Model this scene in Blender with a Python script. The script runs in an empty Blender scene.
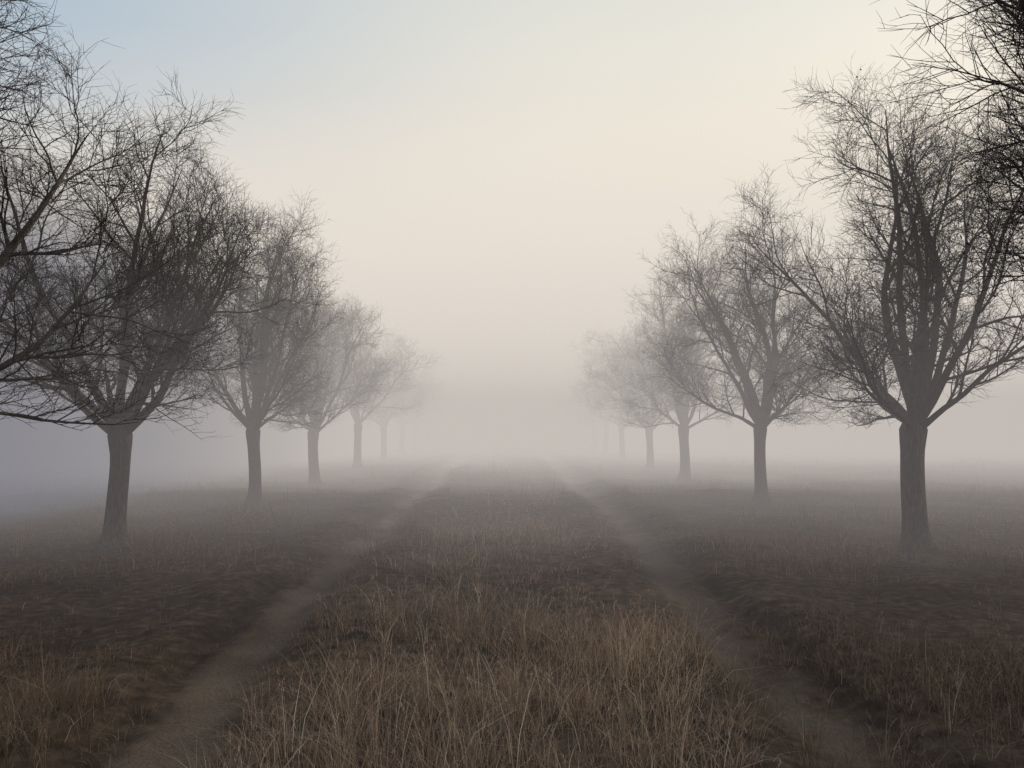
import bpy, math, numpy as np
from mathutils import Vector
scene = bpy.context.scene
rng = np.random.default_rng(7)

# ------------------------------------------------------------ helpers
def link(o):
    scene.collection.objects.link(o); return o

def mesh_from_np(name, verts, quads=None, tris=None, qmat=None, tmat=None, col=None, smooth=True):
    me = bpy.data.meshes.new(name)
    nq = 0 if quads is None else len(quads); nt = 0 if tris is None else len(tris)
    me.vertices.add(len(verts)); me.vertices.foreach_set("co", verts.astype(np.float32).ravel())
    loops = []; 
    if nq: loops.append(quads.ravel())
    if nt: loops.append(tris.ravel())
    loops = np.concatenate(loops).astype(np.int32)
    me.loops.add(len(loops)); me.loops.foreach_set("vertex_index", loops)
    me.polygons.add(nq + nt)
    starts = np.concatenate([np.arange(nq) * 4, nq * 4 + np.arange(nt) * 3]).astype(np.int32)
    me.polygons.foreach_set("loop_start", starts)
    mi = np.zeros(nq + nt, np.int32)
    if qmat is not None: mi[:nq] = qmat
    if tmat is not None: mi[nq:] = tmat
    me.polygons.foreach_set("material_index", mi)
    me.polygons.foreach_set("use_smooth", np.full(nq + nt, smooth))
    if col is not None:
        a = me.attributes.new("tint", 'FLOAT_COLOR', 'POINT')
        a.data.foreach_set("color", col.astype(np.float32).ravel())
    me.update(calc_edges=True); me.validate()
    return me

def vnoise(x, y, scale, seed):
    r = np.random.default_rng(seed).random((256, 256))
    u = np.asarray(x) / scale + 1000.3; v = np.asarray(y) / scale + 1000.7
    iu = np.floor(u).astype(int); iv = np.floor(v).astype(int)
    fu = u - iu; fv = v - iv
    fu = fu * fu * (3 - 2 * fu); fv = fv * fv * (3 - 2 * fv)
    g = lambda a, b: r[a % 256, b % 256]
    return (g(iu, iv) * (1 - fu) + g(iu + 1, iv) * fu) * (1 - fv) + (g(iu, iv + 1) * (1 - fu) + g(iu + 1, iv + 1) * fu) * fv

def new_mat(name):
    m = bpy.data.materials.new(name); m.use_nodes = True
    nt = m.node_tree; nt.nodes.clear()
    return m, nt

def track_x(y, side):
    base = 1.74 + 0.42 * (1 - np.exp(-np.maximum(y - 3, 0) / 9.0))
    wob = (vnoise(y, y * 0 + side * 7, 5.0, 31) - 0.5) * 0.3
    return side * base + wob

def track_mask(x, y):
    m = 0
    for s in (-1, 1):
        d = np.abs(x - track_x(y, s) + (vnoise(x, y, .45, 41) - .5) * .30)
        m = np.maximum(m, np.clip(1 - (d - 0.07) / 0.25, 0, 1))
    return m * m * (3 - 2 * m) * np.clip(.4 + 1.1 * vnoise(x, y, .6, 42), 0, 1)

def ground_h(x, y):
    x = np.asarray(x, float); y = np.asarray(y, float)
    h = (vnoise(x, y, 3.1, 1) - .5) * 0.12 + (vnoise(x, y, 0.9, 2) - .5) * 0.07 + (vnoise(x, y, 0.3, 3) - .5) * 0.035
    for s in (-1, 1):
        d = (x - track_x(y, s)) * s      # outward positive
        h -= 0.08 * np.exp(-(d / 0.26) ** 2)
        h -= 0.07 * np.exp(-((d - 0.40) / 0.13) ** 2) * (0.6 + 0.8 * (vnoise(x, y, 1.2, 9) - .3))
        h += 0.06 * np.exp(-((d - 0.85) / 0.32) ** 2) * (.4 + 1.1 * vnoise(x, y, 1.0, 15))
        h += 0.04 * np.exp(-((d + 0.6) / 0.3) ** 2)
    f = np.clip(1 - (np.hypot(x, y) - 60) / 60, 0, 1)
    return h * f

# ------------------------------------------------------------ ground
def axis(dense_lo, dense_hi, step, far, grow=1.12):
    a = list(np.arange(dense_lo, dense_hi, step))
    s = step; v = a[-1]
    while v < far: s *= grow; v += s; a.append(v)
    s = step; v = a[0]; pre = []
    while v > -far: s *= grow; v -= s; pre.append(v)
    return np.array(pre[::-1] + a)
gx = axis(-7, 7, 0.06, 900); gy = axis(1.5, 22, 0.09, 900)
X, Y = np.meshgrid(gx, gy)
Z = ground_h(X, Y)
gv = np.stack([X, Y, Z], -1).reshape(-1, 3)
nx, ny = len(gx), len(gy)
i = (np.arange(ny - 1)[:, None] * nx + np.arange(nx - 1)[None, :]).ravel()
gq = np.stack([i, i + 1, i + nx + 1, i + nx], 1)
tm = track_mask(X, Y).ravel()
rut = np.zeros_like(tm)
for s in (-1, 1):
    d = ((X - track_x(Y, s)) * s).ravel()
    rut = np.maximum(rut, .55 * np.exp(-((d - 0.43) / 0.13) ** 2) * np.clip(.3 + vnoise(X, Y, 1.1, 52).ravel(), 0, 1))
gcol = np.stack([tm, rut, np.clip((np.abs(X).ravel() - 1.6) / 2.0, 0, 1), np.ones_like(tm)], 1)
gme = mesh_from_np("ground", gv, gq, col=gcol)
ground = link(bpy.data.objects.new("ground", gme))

m, nt = new_mat("soil_and_thatch"); N = nt.nodes; L = nt.links
out = N.new("ShaderNodeOutputMaterial"); b = N.new("ShaderNodeBsdfPrincipled")
b.inputs["Roughness"].default_value = 0.95; b.inputs["Specular IOR Level"].default_value = 0.1
tc = N.new("ShaderNodeTexCoord")
def noise(scale, detail=6, rough=.6):
    n = N.new("ShaderNodeTexNoise"); n.inputs["Scale"].default_value = scale
    n.inputs["Detail"].default_value = detail; n.inputs["Roughness"].default_value = rough
    L.new(tc.outputs["Object"], n.inputs["Vector"]); return n
n1 = noise(9); n2 = noise(0.7, 4); n3 = noise(60, 5, .7)
def ramp(src, stops):
    r = N.new("ShaderNodeValToRGB"); e = r.color_ramp.elements
    e[0].position, e[0].color = stops[0][0], (*stops[0][1], 1)
    e[1].position, e[1].color = stops[-1][0], (*stops[-1][1], 1)
    for p, c in stops[1:-1]:
        k = e.new(p); k.color = (*c, 1)
    L.new(src, r.inputs[0]); return r
def mix(fac, a, bb, mode='MIX'):
    x = N.new("ShaderNodeMix"); x.data_type = 'RGBA'; x.blend_type = mode
    for s, v in ((0, fac), (6, a), (7, bb)):
        if isinstance(v, bpy.types.NodeSocket): L.new(v, x.inputs[s])
        else: x.inputs[s].default_value = v
    return x.outputs[2]
thatch = ramp(n1.outputs[0], [(.3, (.050, .037, .030)), (.55, (.125, .093, .072)), (.75, (.24, .18, .135))])
soil = ramp(n3.outputs[0], [(.3, (.10, .078, .065)), (.6, (.20, .158, .131)), (.8, (.31, .25, .205))])
at = N.new("ShaderNodeAttribute"); at.attribute_name = "tint"
sp = N.new("ShaderNodeSeparateColor"); L.new(at.outputs["Color"], sp.inputs[0])
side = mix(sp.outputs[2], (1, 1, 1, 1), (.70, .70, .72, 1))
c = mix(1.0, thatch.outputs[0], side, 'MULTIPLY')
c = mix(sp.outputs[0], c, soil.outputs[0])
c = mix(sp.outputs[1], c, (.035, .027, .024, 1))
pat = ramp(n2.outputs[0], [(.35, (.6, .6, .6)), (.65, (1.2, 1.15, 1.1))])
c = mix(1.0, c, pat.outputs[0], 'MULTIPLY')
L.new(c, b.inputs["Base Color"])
bp = N.new("ShaderNodeBump"); bp.inputs["Strength"].default_value = .9; bp.inputs["Distance"].default_value = .03
ad = N.new("ShaderNodeMath"); ad.operation = 'ADD'; L.new(n1.outputs[0], ad.inputs[0]); L.new(n3.outputs[0], ad.inputs[1])
L.new(ad.outputs[0], bp.inputs["Height"]); L.new(bp.outputs[0], b.inputs["Normal"])
L.new(b.outputs[0], out.inputs[0]); gme.materials.append(m)

# ------------------------------------------------------------ dry grass
def blades(px, py, length, width, lean, az, tint, z0=None):
    n = len(px)
    z = ground_h(px, py) - 0.01 if z0 is None else z0
    root = np.stack([px, py, z], 1)
    d = np.stack([np.cos(az), np.sin(az), np.zeros(n)], 1)
    fa = rng.random(n) * 2 * np.pi
    s = np.stack([np.cos(fa), np.sin(fa), np.zeros(n)], 1)
    ts = np.array([0, .4, .75, 1.0]); wf = [1, .85, .5]
    vs = []
    for k, t in enumerate(ts):
        horiz = length * lean * t ** 1.8
        vert = length * t * (1 - 0.45 * lean * t)
        p = root + d * horiz[:, None]; p[:, 2] += vert
        if k < 3:
            w = (width * wf[k] * .5)[:, None]
            vs += [p - s * w, p + s * w]
        else: vs.append(p)
    V = np.stack(vs, 1).reshape(-1, 3)
    o = np.arange(n)[:, None] * 7
    Q = np.concatenate([o + [0, 1, 3, 2], o + [2, 3, 5, 4]], 0)
    T = o + [4, 5, 6]
    C = np.repeat(tint, 7, 0)
    return V, Q, T, C
parts = []
def add_blades(*a, **k): parts.append(blades(*a, **k))
def edge_for(c): return (.55 + .45 * np.clip(c * 1.5, 0, 1))[:, None]

def grass_zone(y0, y1, xmax, tufts_m2, bl, wmul, hmul=1.0):
    area = (y1 - y0) * 2 * xmax; n = int(area * tufts_m2)
    x = rng.uniform(-xmax, xmax, n); y = rng.uniform(y0, y1, n)
    keep = np.abs(x) < y * 0.72 + 2.0
    x, y = x[keep], y[keep]; n = len(x)
    tmk = track_mask(x, y)
    rr = np.zeros(n)
    for s in (-1, 1):
        d = (x - track_x(y, s)) * s; rr = np.maximum(rr, np.exp(-((d - .43) / .17) ** 2))
    cedge = 1.58 + (vnoise(x, y, .8, 61) - .5) * .8
    centre = np.clip((cedge - np.abs(x)) / 0.7, 0, 1)
    patch = vnoise(x, y, 1.3, 11) * .6 + vnoise(x, y, .5, 12) * .4
    bare = np.clip((vnoise(x, y, 2.3, 71) - .60) * 4, 0, .8)
    dens = np.where(centre > 0, .42 + .32 * centre, .36 + 1.1 * np.clip(patch - .28, 0, 1)) * (.22 + 1.15 * patch) * (1 - bare)
    dens *= (1 - .93 * tmk) * (1 - .45 * rr)
    k = rng.random(n) < dens
    x, y, centre, patch, tmk, rr = [q[k] for q in (x, y, centre, patch, tmk, rr)]; n = len(x)
    h = (.09 + .11 * centre * (.4 + 1.0 * patch) + .28 * np.clip(patch - .38, 0, 1) * 1.6) * (.4 + 1.05 * rng.random(n)) * hmul
    h *= (1 - .6 * tmk) * (1 - .4 * rr)
    tb = np.clip(.5 * rng.random(n) + .9 * (vnoise(x, y, 1.7, 81) - .2), 0, 1)
    cnt = rng.integers(int(bl * .5), int(bl * 1.5) + 1, n)
    idx = np.repeat(np.arange(n), cnt); M = len(idx)
    spread = .045 * (1 + wmul * .4)
    az = rng.random(M) * 2 * np.pi; r = np.abs(rng.normal(0, spread, M))
    bx = x[idx] + np.cos(az) * r; by = y[idx] + np.sin(az) * r
    ln = h[idx] * (.45 + .9 * rng.random(M))
    lean = np.clip(rng.gamma(2.0, .36, M), .05, 1.3)
    w = (.0025 + .0025 * rng.random(M)) * wmul
    v = .50 + .95 * rng.random(M) ** 1.5
    t = tb[idx]
    c1 = np.array([.48, .345, .250]); c2 = np.array([.28, .205, .165]); c3 = np.array([.66, .53, .41])
    col = c1 * (1 - t[:, None]) + c2 * t[:, None]
    hi = (rng.random(M) < .13)[:, None]
    col = np.where(hi, c3, col) * v[:, None]
    edge = (.52 + .48 * np.clip(centre[idx] * 1.5, 0, 1) + .35 * np.clip(patch[idx] - .5, 0, 1))
    col = np.minimum(col * edge[:, None], .75)
    add_blades(bx, by, ln, w, lean, az, np.concatenate([col, np.ones((M, 1))], 1))
    m2 = int(n * .6); j = rng.integers(0, n, m2); j = j[(h[j] > .14)]
    m2 = len(j)
    if m2 and y0 < 14:
        az = rng.random(m2) * 6.283; L2 = h[j] * rng.uniform(1.0, 1.7, m2); le = rng.uniform(.05, .8, m2)
        colb = np.concatenate([np.tile([.54, .41, .30], (m2, 1)) * (.5 + .8 * rng.random((m2, 1))) * edge_for(centre[j]), np.ones((m2, 1))], 1)
        add_blades(x[j], y[j], L2, np.full(m2, .0020 * wmul), le, az, colb)
        H = 9
        jj = np.repeat(np.arange(m2), H); tt = .72 + .28 * rng.random(len(jj))
        hx = x[j][jj] + np.cos(az[jj]) * L2[jj] * le[jj] * tt ** 1.8
        hy = y[j][jj] + np.sin(az[jj]) * L2[jj] * le[jj] * tt ** 1.8
        hz = ground_h(x[j], y[j])[jj] - .01 + L2[jj] * tt * (1 - .45 * le[jj] * tt)
        add_blades(hx, hy, rng.uniform(.012, .032, len(jj)), np.full(len(jj), .0028 * wmul), rng.uniform(.2, .9, len(jj)),
                   rng.random(len(jj)) * 6.283, np.minimum(colb[jj] * [1.15, 1.1, 1.05, 1], 1), z0=hz)
grass_zone(2.0, 7.0, 7, 130, 16, .8)
grass_zone(7.0, 14.0, 12, 62, 11, 1.25)
grass_zone(14.0, 26.0, 20, 22, 8, 2.1)
grass_zone(26.0, 38.0, 28, 8, 6, 3.6)
nv = 0; Vs, Qs, Ts, Cs = [], [], [], []
for V, Q, T, C in parts:
    Vs.append(V); Qs.append(Q + nv); Ts.append(T + nv); Cs.append(C); nv += len(V)
grme = mesh_from_np("dry_grass", np.concatenate(Vs), np.concatenate(Qs), np.concatenate(Ts), col=np.concatenate(Cs))
m, nt = new_mat("dry_grass_blades"); N = nt.nodes; L = nt.links
out = N.new("ShaderNodeOutputMaterial"); at = N.new("ShaderNodeAttribute"); at.attribute_name = "tint"
b = N.new("ShaderNodeBsdfDiffuse"); tr = N.new("ShaderNodeBsdfTranslucent"); mx = N.new("ShaderNodeMixShader"); mx.inputs[0].default_value = .3
L.new(at.outputs["Color"], b.inputs[0]); L.new(at.outputs["Color"], tr.inputs[0])
L.new(b.outputs[0], mx.inputs[1]); L.new(tr.outputs[0], mx.inputs[2]); L.new(mx.outputs[0], out.inputs[0])
grme.materials.append(m)
link(bpy.data.objects.new("dry_grass", grme))

# ------------------------------------------------------------ bare trees
bark, nt = new_mat("bark"); N = nt.nodes; L = nt.links
out = N.new("ShaderNodeOutputMaterial"); b = N.new("ShaderNodeBsdfPrincipled")
b.inputs["Roughness"].default_value = .9; b.inputs["Specular IOR Level"].default_value = .15
tc = N.new("ShaderNodeTexCoord"); mp = N.new("ShaderNodeMapping"); mp.inputs["Scale"].default_value = (14, 14, 3)
L.new(tc.outputs["Object"], mp.inputs[0])
n1 = N.new("ShaderNodeTexNoise"); n1.inputs["Scale"].default_value = 2.2; n1.inputs["Detail"].default_value = 8; n1.inputs["Roughness"].default_value = .65
L.new(mp.outputs[0], n1.inputs["Vector"])
r = ramp(n1.outputs[0], [(.3, (.035, .030, .031)), (.55, (.10, .087, .084)), (.8, (.20, .178, .166))])
L.new(r.outputs[0], b.inputs["Base Color"])
bp = N.new("ShaderNodeBump"); bp.inputs["Strength"].default_value = 1; bp.inputs["Distance"].default_value = .03
L.new(n1.outputs[0], bp.inputs["Height"]); L.new(bp.outputs[0], b.inputs["Normal"]); L.new(b.outputs[0], out.inputs[0])
leafm, nt = new_mat("withered_leaf"); N = nt.nodes; L = nt.links
out = N.new("ShaderNodeOutputMaterial"); b = N.new("ShaderNodeBsdfPrincipled")
b.inputs["Base Color"].default_value = (.09, .065, .048, 1); b.inputs["Roughness"].default_value = .9
L.new(b.outputs[0], out.inputs[0])

def norm(v): return v / (np.linalg.norm(v, axis=-1, keepdims=True) + 1e-9)

def walk(rs, p0, d0, length, npts, wander, up):
    n = len(p0); P = np.zeros((n, npts, 3)); P[:, 0] = p0; d = d0.copy()
    seg = (length / (npts - 1))[:, None]
    for k in range(1, npts):
        d = d + rs.normal(0, wander, (n, 3))
        d[:, 2] += up
        d = norm(d); P[:, k] = P[:, k - 1] + d * seg
    return P

def children(rs, P, R, nch, t0, t1, ang, lf, ls_taper, npts, wander, up, rfac, rmax, rtip):
    n, m, _ = P.shape
    j = np.arange(nch)[None, :]
    t = t0 + (t1 - t0) * (j + rs.random((n, nch))) / nch
    u = t * (m - 1); i0 = np.clip(np.floor(u).astype(int), 0, m - 2); f = (u - i0)[..., None]
    I = np.arange(n)[:, None]
    pos = P[I, i0] * (1 - f) + P[I, i0 + 1] * f
    T = norm(P[I, i0 + 1] - P[I, i0])
    r = R[I, i0] * (1 - f[..., 0]) + R[I, i0 + 1] * f[..., 0]
    rv = norm(rs.normal(0, 1, (n, nch, 3)))
    rv[..., 2] = rv[..., 2] * .8 + .12
    perp = norm(rv - (rv * T).sum(-1, keepdims=True) * T)
    a = np.deg2rad(rs.uniform(ang[0], ang[1], (n, nch)))[..., None]
    D = norm(np.cos(a) * T + np.sin(a) * perp)
    ln = lf * (1 - ls_taper * t) * rs.uniform(.6, 1.25, (n, nch))
    pos, D, ln, r = pos.reshape(-1, 3), D.reshape(-1, 3), ln.ravel(), r.ravel()
    low = pos[:, 2] < 1.8
    D[low, 2] = np.abs(D[low, 2]) * .5 ; D = norm(D)
    Pc = walk(rs, pos, D, ln, npts, wander, up)
    r0 = np.minimum(r * rfac, rmax)
    s = np.linspace(0, 1, npts)[None, :]
    Rc = r0[:, None] * (1 - s) ** .8 + rtip * 1.0
    return Pc, Rc

def tubes(P, R, k):
    n, m, _ = P.shape
    T = np.zeros_like(P); T[:, 1:-1] = P[:, 2:] - P[:, :-2]; T[:, 0] = P[:, 1] - P[:, 0]; T[:, -1] = P[:, -1] - P[:, -2]
    T = norm(T)
    mt = norm(T.mean(1)); ref = np.where((np.abs(mt[:, 0:1]) < .6), np.array([[1., 0, 0]]), np.array([[0, 1., 0]]))
    A = norm(np.cross(T, ref[:, None, :])); B = np.cross(T, A)
    th = np.arange(k) / k * 2 * np.pi
    V = P[:, :, None, :] + R[:, :, None, None] * (np.cos(th)[None, None, :, None] * A[:, :, None, :] + np.sin(th)[None, None, :, None] * B[:, :, None, :])
    V = V.reshape(-1, 3)
    base = (np.arange(n) * m * k)[:, None, None]; ring = (np.arange(m - 1) * k)[None, :, None]; q = np.arange(k)[None, None, :]
    a = base + ring + q; bq = base + ring + (q + 1) % k
    Q = np.stack([a, bq, bq + k, a + k], -1).reshape(-1, 4)
    return V, Q

def make_tree(name, seed, limbs, trunk_h=1.65, r_tr=.145, lean=(0, 0), n5=2):
    rs = np.random.default_rng(seed)
    groups = []
    npt = 16
    s = np.linspace(0, 1, npt)
    P = np.zeros((1, npt, 3)); P[0, :, 2] = -0.15 + s * (trunk_h + .15 + .25)
    P[0, :, 0] = lean[0] * s + .03 * np.sin(s * 5 + seed); P[0, :, 1] = lean[1] * s + .03 * np.cos(s * 4 + seed)
    zz = P[0, :, 2]
    R = (r_tr * (1 - .18 * s) + .13 * np.exp(-np.maximum(zz, 0) / .13) + .035 * np.exp(-((zz - trunk_h) / .22) ** 2))[None, :]
    R[0, -1] = r_tr * .45; R[0, -2] = r_tr * .75
    V, Q = tubes(P, R, 18)
    ax = np.repeat(P[0], 18, 0); dv = V - ax; ang = np.arctan2(dv[:, 1], dv[:, 0])
    fl = 1 + .07 * np.sin(ang * 3 + seed + V[:, 2] * .8) + .05 * np.sin(ang * 5 + V[:, 2] * 2.1) + .22 * np.exp(-np.maximum(V[:, 2], 0) / .12) * np.sin(ang * 5 + seed)
    V = ax + dv * fl[:, None]
    groups.append((V, Q))
    LP, LR = [], []
    for (az, pol, ln, up, z, rr) in limbs:
        az, pol = math.radians(az), math.radians(pol)
        d = np.array([[math.sin(pol) * math.cos(az), math.sin(pol) * math.sin(az), math.cos(pol)]])
        tt = np.clip((z + .15) / (trunk_h + .4), 0, 1)
        p0 = np.array([[lean[0] * tt, lean[1] * tt, z]])
        Pl = walk(rs, p0, d, np.array([ln]), 18, .085, up)
        ss = np.linspace(0, 1, 18)
        LP.append(Pl[0]); LR.append(rr * (1 - ss) ** .85 * (1 + .25 * np.exp(-ss * 12)) + .004)
    P1, R1 = np.array(LP), np.array(LR)
    groups.append(tubes(P1, R1, 9))
    P2, R2 = children(rs, P1, R1, 9, .16, .93, (28, 58), 1.5, .40, 10, .11, .04, .5, .022, .0026)
    groups.append(tubes(P2, R2, 5))
    P3, R3 = children(rs, P2, R2, 8, .12, .98, (28, 62), .75, .40, 6, .13, .025, .5, .0075, .0018)
    groups.append(tubes(P3, R3, 3))
    P3b, R3b = children(rs, P1, R1, 8, .15, 1.0, (35, 70), .70, .3, 6, .13, .025, .3, .008, .0018)
    P3 = np.concatenate([P3, P3b]); R3 = np.concatenate([R3, R3b]); groups.append(tubes(P3b, R3b, 3))
    P4, R4 = children(rs, P3, R3, 8, .1, 1.0, (28, 60), .42, .35, 4, .14, .02, .6, .0030, .0010)
    groups.append(tubes(P4, R4, 3))
    P5, R5 = children(rs, P4, R4, n5, .2, 1.0, (28, 60), .24, .3, 3, .12, .02, .7, .0015, .0008)
    groups.append(tubes(P5, R5, 3))
    Vs, Qs, nv = [], [], 0
    for V, Q in groups: Vs.append(V); Qs.append(Q + nv); nv += len(V)
    nbark = sum(len(q) for q in Qs)
    sel = rs.choice(len(P4), 300, replace=False); lv = []
    for c in P4[sel, -1]:
        if c[2] > 3.6 and rs.random() < .93: continue
        for _ in range(rs.integers(1, 4)):
            o = c + rs.normal(0, .03, 3); a = norm(rs.normal(0, 1, 3)); bb = norm(np.cross(a, rs.normal(0, 1, 3)))
            w = rs.uniform(.007, .014)
            lv += [o - a * w * 1.5, o + bb * w, o + a * w * 1.5, o - bb * w]
    lv = np.array(lv); lq = np.arange(len(lv)).reshape(-1, 4) + nv
    Vs.append(lv); Qs.append(lq)
    mi = np.concatenate([np.zeros(nbark, int), np.ones(len(lq), int)])
    V = np.concatenate(Vs)
    me = mesh_from_np(name, V, np.concatenate(Qs), qmat=mi)
    me.materials.append(bark); me.materials.append(leafm)
    return me

# (azimuth, polar, length, up-curve, start z, radius); azimuth 0 = +x, 90 = away
treeL = make_tree("bare_tree", 29, [
    (5, 52, 3.2, .06, 1.50, .062), (15, 25, 3.6, .025, 1.62, .060), (185, 30, 3.8, .03, 1.60, .058),
    (175, 62, 2.8, .05, 1.52, .046), (120, 13, 4.0, .01, 1.72, .060), (280, 14, 3.9, .01, 1.75, .056),
    (80, 40, 3.3, .03, 1.6, .05), (260, 42, 3.2, .03, 1.6, .05), (330, 62, 2.6, .04, 1.58, .04), (140, 54, 2.5, .03, 1.7, .038),
    (350, 38, 3.2, .04, 1.7, .045)],
    trunk_h=1.55, r_tr=.14)
def rnd_limbs(seed):
    rs = np.random.default_rng(seed); o = []
    for k in range(4): o.append((k * 90 + rs.uniform(-30, 30), rs.uniform(8, 22), rs.uniform(4.0, 4.6), .015, 1.72, .060))
    for k in range(4): o.append((k * 90 + 40 + rs.uniform(-30, 30), rs.uniform(28, 40), rs.uniform(3.4, 3.9), .035, 1.65, .053))
    for k in range(3): o.append((k * 120 + rs.uniform(-40, 40), rs.uniform(54, 66), rs.uniform(2.4, 2.9), .035, 1.6, .038))
    return o
treeC = make_tree("bare_tree", 35, rnd_limbs(5), r_tr=.16); treeD = make_tree("bare_tree", 47, rnd_limbs(8), r_tr=.135)
treeE = make_tree("bare_tree", 61, [(178, 38, 4.3, .012, 1.8, .062), (160, 22, 4.6, .01, 1.8, .06), (215, 34, 3.8, .02, 1.75, .055),
    (0, 25, 4.2, .02, 1.75, .06), (60, 45, 3.4, .03, 1.65, .05), (300, 45, 3.4, .03, 1.65, .05), (90, 12, 4.4, .01, 1.8, .055), (20, 58, 2.8, .03, 1.6, .04)])

def place(me, x, y, rot=0, sc=1.0):
    o = link(bpy.data.objects.new("bare_tree", me)); o.location = (x, y, float(ground_h(x, y)) - .02)
    o.rotation_euler = (0, 0, math.radians(rot)); o.scale = (sc,) * 3; return o
place(treeC, 5.72, 11.1, 70, 1.03); place(treeL, -5.25, 10.8)
place(treeD, 5.62, 17.5, 40, 1.0); place(treeD, -5.2, 16.5, 200, .97)
place(treeC, 5.45, 24.2, 190, 1.0); place(treeC, -5.50, 23.0, 120, .95)
place(treeL, 5.6, 30.8, 200, 1.0); place(treeE, -5.5, 29.8, 70, 1.0)
place(treeD, 5.6, 38.0, 90, 1.0); place(treeL, -5.6, 36.8, 250, 1.0)
place(treeE, 4.95, 5.75, 0, 1.0); place(treeC, -5.0, 5.9, 10, 1.05)
k = 0
for y in np.arange(45, 59, 6.8):
    for s in (-1, 1):
        k += 1
        place([treeC, treeL, treeD, treeE][k % 4], s * 5.7 + rng.uniform(-.2, .2), y + rng.uniform(-.4, .4), rng.uniform(0, 360), rng.uniform(.93, 1.05))

# ------------------------------------------------------------ glowing fog (homogeneous volumes, emission stands in for scattered light)
fog = link(bpy.data.objects.new("glow_fog_bank", None))
def glow_fog_vol(name, lo, hi, dens, color):
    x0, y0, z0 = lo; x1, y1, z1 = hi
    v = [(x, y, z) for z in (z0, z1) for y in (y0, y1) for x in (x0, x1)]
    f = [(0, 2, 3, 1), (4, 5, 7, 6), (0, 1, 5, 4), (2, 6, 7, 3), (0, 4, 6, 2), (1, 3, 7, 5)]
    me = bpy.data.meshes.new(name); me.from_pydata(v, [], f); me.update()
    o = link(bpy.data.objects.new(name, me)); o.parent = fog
    m, nt = new_mat(name + "_emission"); N = nt.nodes; L = nt.links
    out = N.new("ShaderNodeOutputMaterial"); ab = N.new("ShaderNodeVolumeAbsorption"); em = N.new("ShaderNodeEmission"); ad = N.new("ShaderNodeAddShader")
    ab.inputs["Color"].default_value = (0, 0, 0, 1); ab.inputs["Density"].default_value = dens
    em.inputs["Color"].default_value = (*color, 1); em.inputs["Strength"].default_value = dens  # self-glow: the fog's light is a set colour, nothing scatters
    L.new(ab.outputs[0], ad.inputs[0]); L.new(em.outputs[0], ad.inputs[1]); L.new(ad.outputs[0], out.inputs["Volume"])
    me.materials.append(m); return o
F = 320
glow_fog_vol("ground_glow_mist", (-F, 5.6, -2), (F, F, 3.0), .025, (.29, .265, .27))  # dim glow colour, darkens the fog near the ground
glow_fog_vol("glow_mist_a", (-F - 3, 8.7, -2.3), (F + 3, F + 3, 8), .021, (.64, .59, .55))
glow_fog_vol("glow_mist_b", (-F - 4, 19.6, -2.4), (F + 4, F + 4, 11.5), .046, (.83, .765, .68))
glow_fog_vol("glow_mist_d", (-F - 6, 32.1, -2.6), (F + 6, F + 6, 15), .055, (.96, .88, .76))  # brightest warm glow, puts the sky light into the far fog
glow_fog_vol("cool_glow_mist", (-F - 7, 10.1, -2.7), (-8.0, F + 7, 6.5), .15, (.10, .12, .18))  # dim bluish glow colour, darkens the fog on the left

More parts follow.
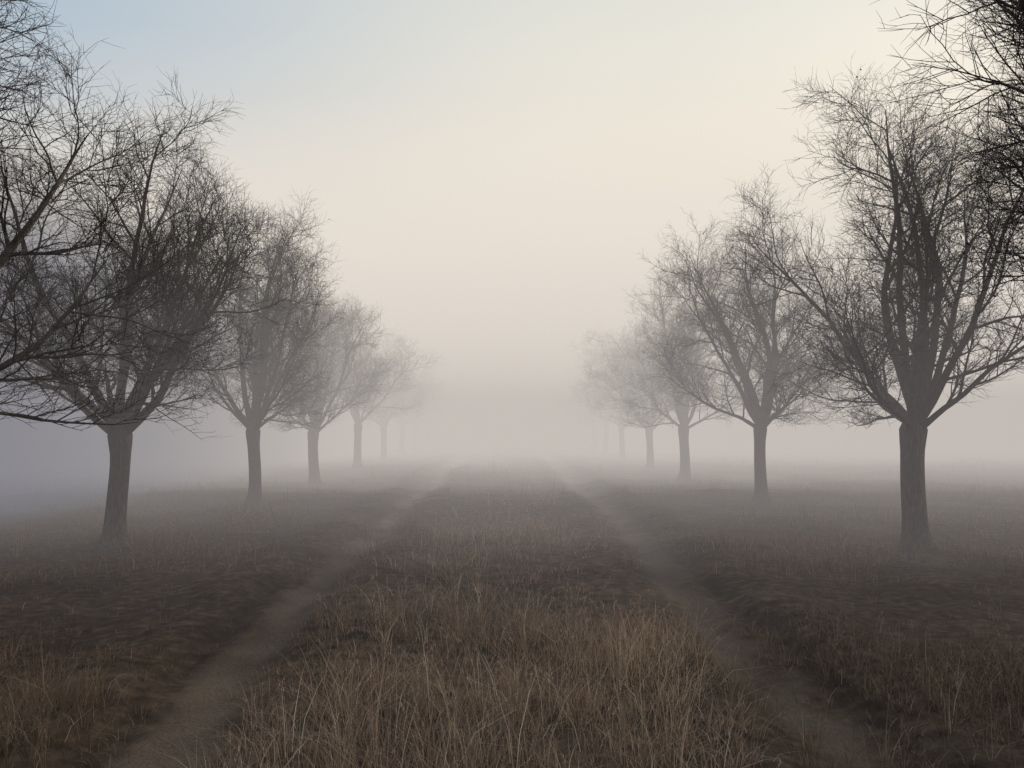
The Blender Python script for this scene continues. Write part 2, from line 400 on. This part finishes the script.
# ------------------------------------------------------------ sky (world)
w = bpy.data.worlds.new("World"); scene.world = w; w.use_nodes = True
nt = w.node_tree; N = nt.nodes; L = nt.links; N.clear()
out = N.new("ShaderNodeOutputWorld"); bg = N.new("ShaderNodeBackground"); bg2 = N.new("ShaderNodeBackground"); add = N.new("ShaderNodeAddShader")
sky = N.new("ShaderNodeTexSky"); sky.sky_type = 'NISHITA'; sky.sun_disc = False
SE, SA = 20, 30
sky.sun_elevation = math.radians(SE); sky.sun_rotation = math.radians(SA)
bg.inputs[1].default_value = 0.006; L.new(sky.outputs[0], bg.inputs[0])
tc = N.new("ShaderNodeTexCoord"); sx = N.new("ShaderNodeSeparateXYZ"); L.new(tc.outputs["Generated"], sx.inputs[0])
warm = ramp(sx.outputs[2], [(0, (.55, .50, .46)), (.04, (.66, .60, .54)), (.12, (.84, .765, .655)), (.25, (.91, .825, .68)), (.36, (.86, .81, .70)), (.5, (.75, .755, .69)), (1, (.48, .53, .56))])
cool = ramp(sx.outputs[2], [(0, (.19, .21, .265)), (.08, (.30, .325, .37)), (.2, (.45, .48, .51)), (.32, (.45, .53, .60)), (.42, (.40, .53, .66)), (1, (.28, .40, .52))])
for r_ in (warm, cool): r_.color_ramp.interpolation = 'B_SPLINE'
mr = N.new("ShaderNodeMapRange"); mr.interpolation_type = 'SMOOTHSTEP'
mr.inputs["From Min"].default_value = -.62; mr.inputs["From Max"].default_value = .12; mr.inputs["To Min"].default_value = 0; mr.inputs["To Max"].default_value = 1
L.new(sx.outputs[0], mr.inputs[0])
c = mix(mr.outputs[0], cool.outputs[0], warm.outputs[0])
L.new(c, bg2.inputs[0]); bg2.inputs[1].default_value = .97
L.new(bg.outputs[0], add.inputs[0]); L.new(bg2.outputs[0], add.inputs[1]); L.new(add.outputs[0], out.inputs[0])

sl = bpy.data.lights.new("sun", 'SUN'); sl.energy = 5.0; sl.angle = math.radians(12); sl.color = (1, .78, .56)
so = link(bpy.data.objects.new("sun", sl))
se, sa = math.radians(SE), math.radians(SA)
sd = Vector((math.cos(se) * math.sin(sa), math.cos(se) * math.cos(sa), math.sin(se)))
so.rotation_euler = sd.to_track_quat('Z', 'Y').to_euler(); so.location = (20, 60, 30)

# ------------------------------------------------------------ camera
cd = bpy.data.cameras.new("camera"); cam = link(bpy.data.objects.new("camera", cd))
cd.lens = 28; cd.sensor_width = 36; cd.clip_end = 3000; cd.clip_start = .05
cam.location = (0, 0, 1.7); cam.rotation_euler = (math.radians(90), 0, 0)
cd.shift_y = .040; cd.shift_x = .007
scene.camera = cam
scene.view_settings.view_transform = 'Standard'; scene.view_settings.look = 'None'; scene.view_settings.exposure = 0
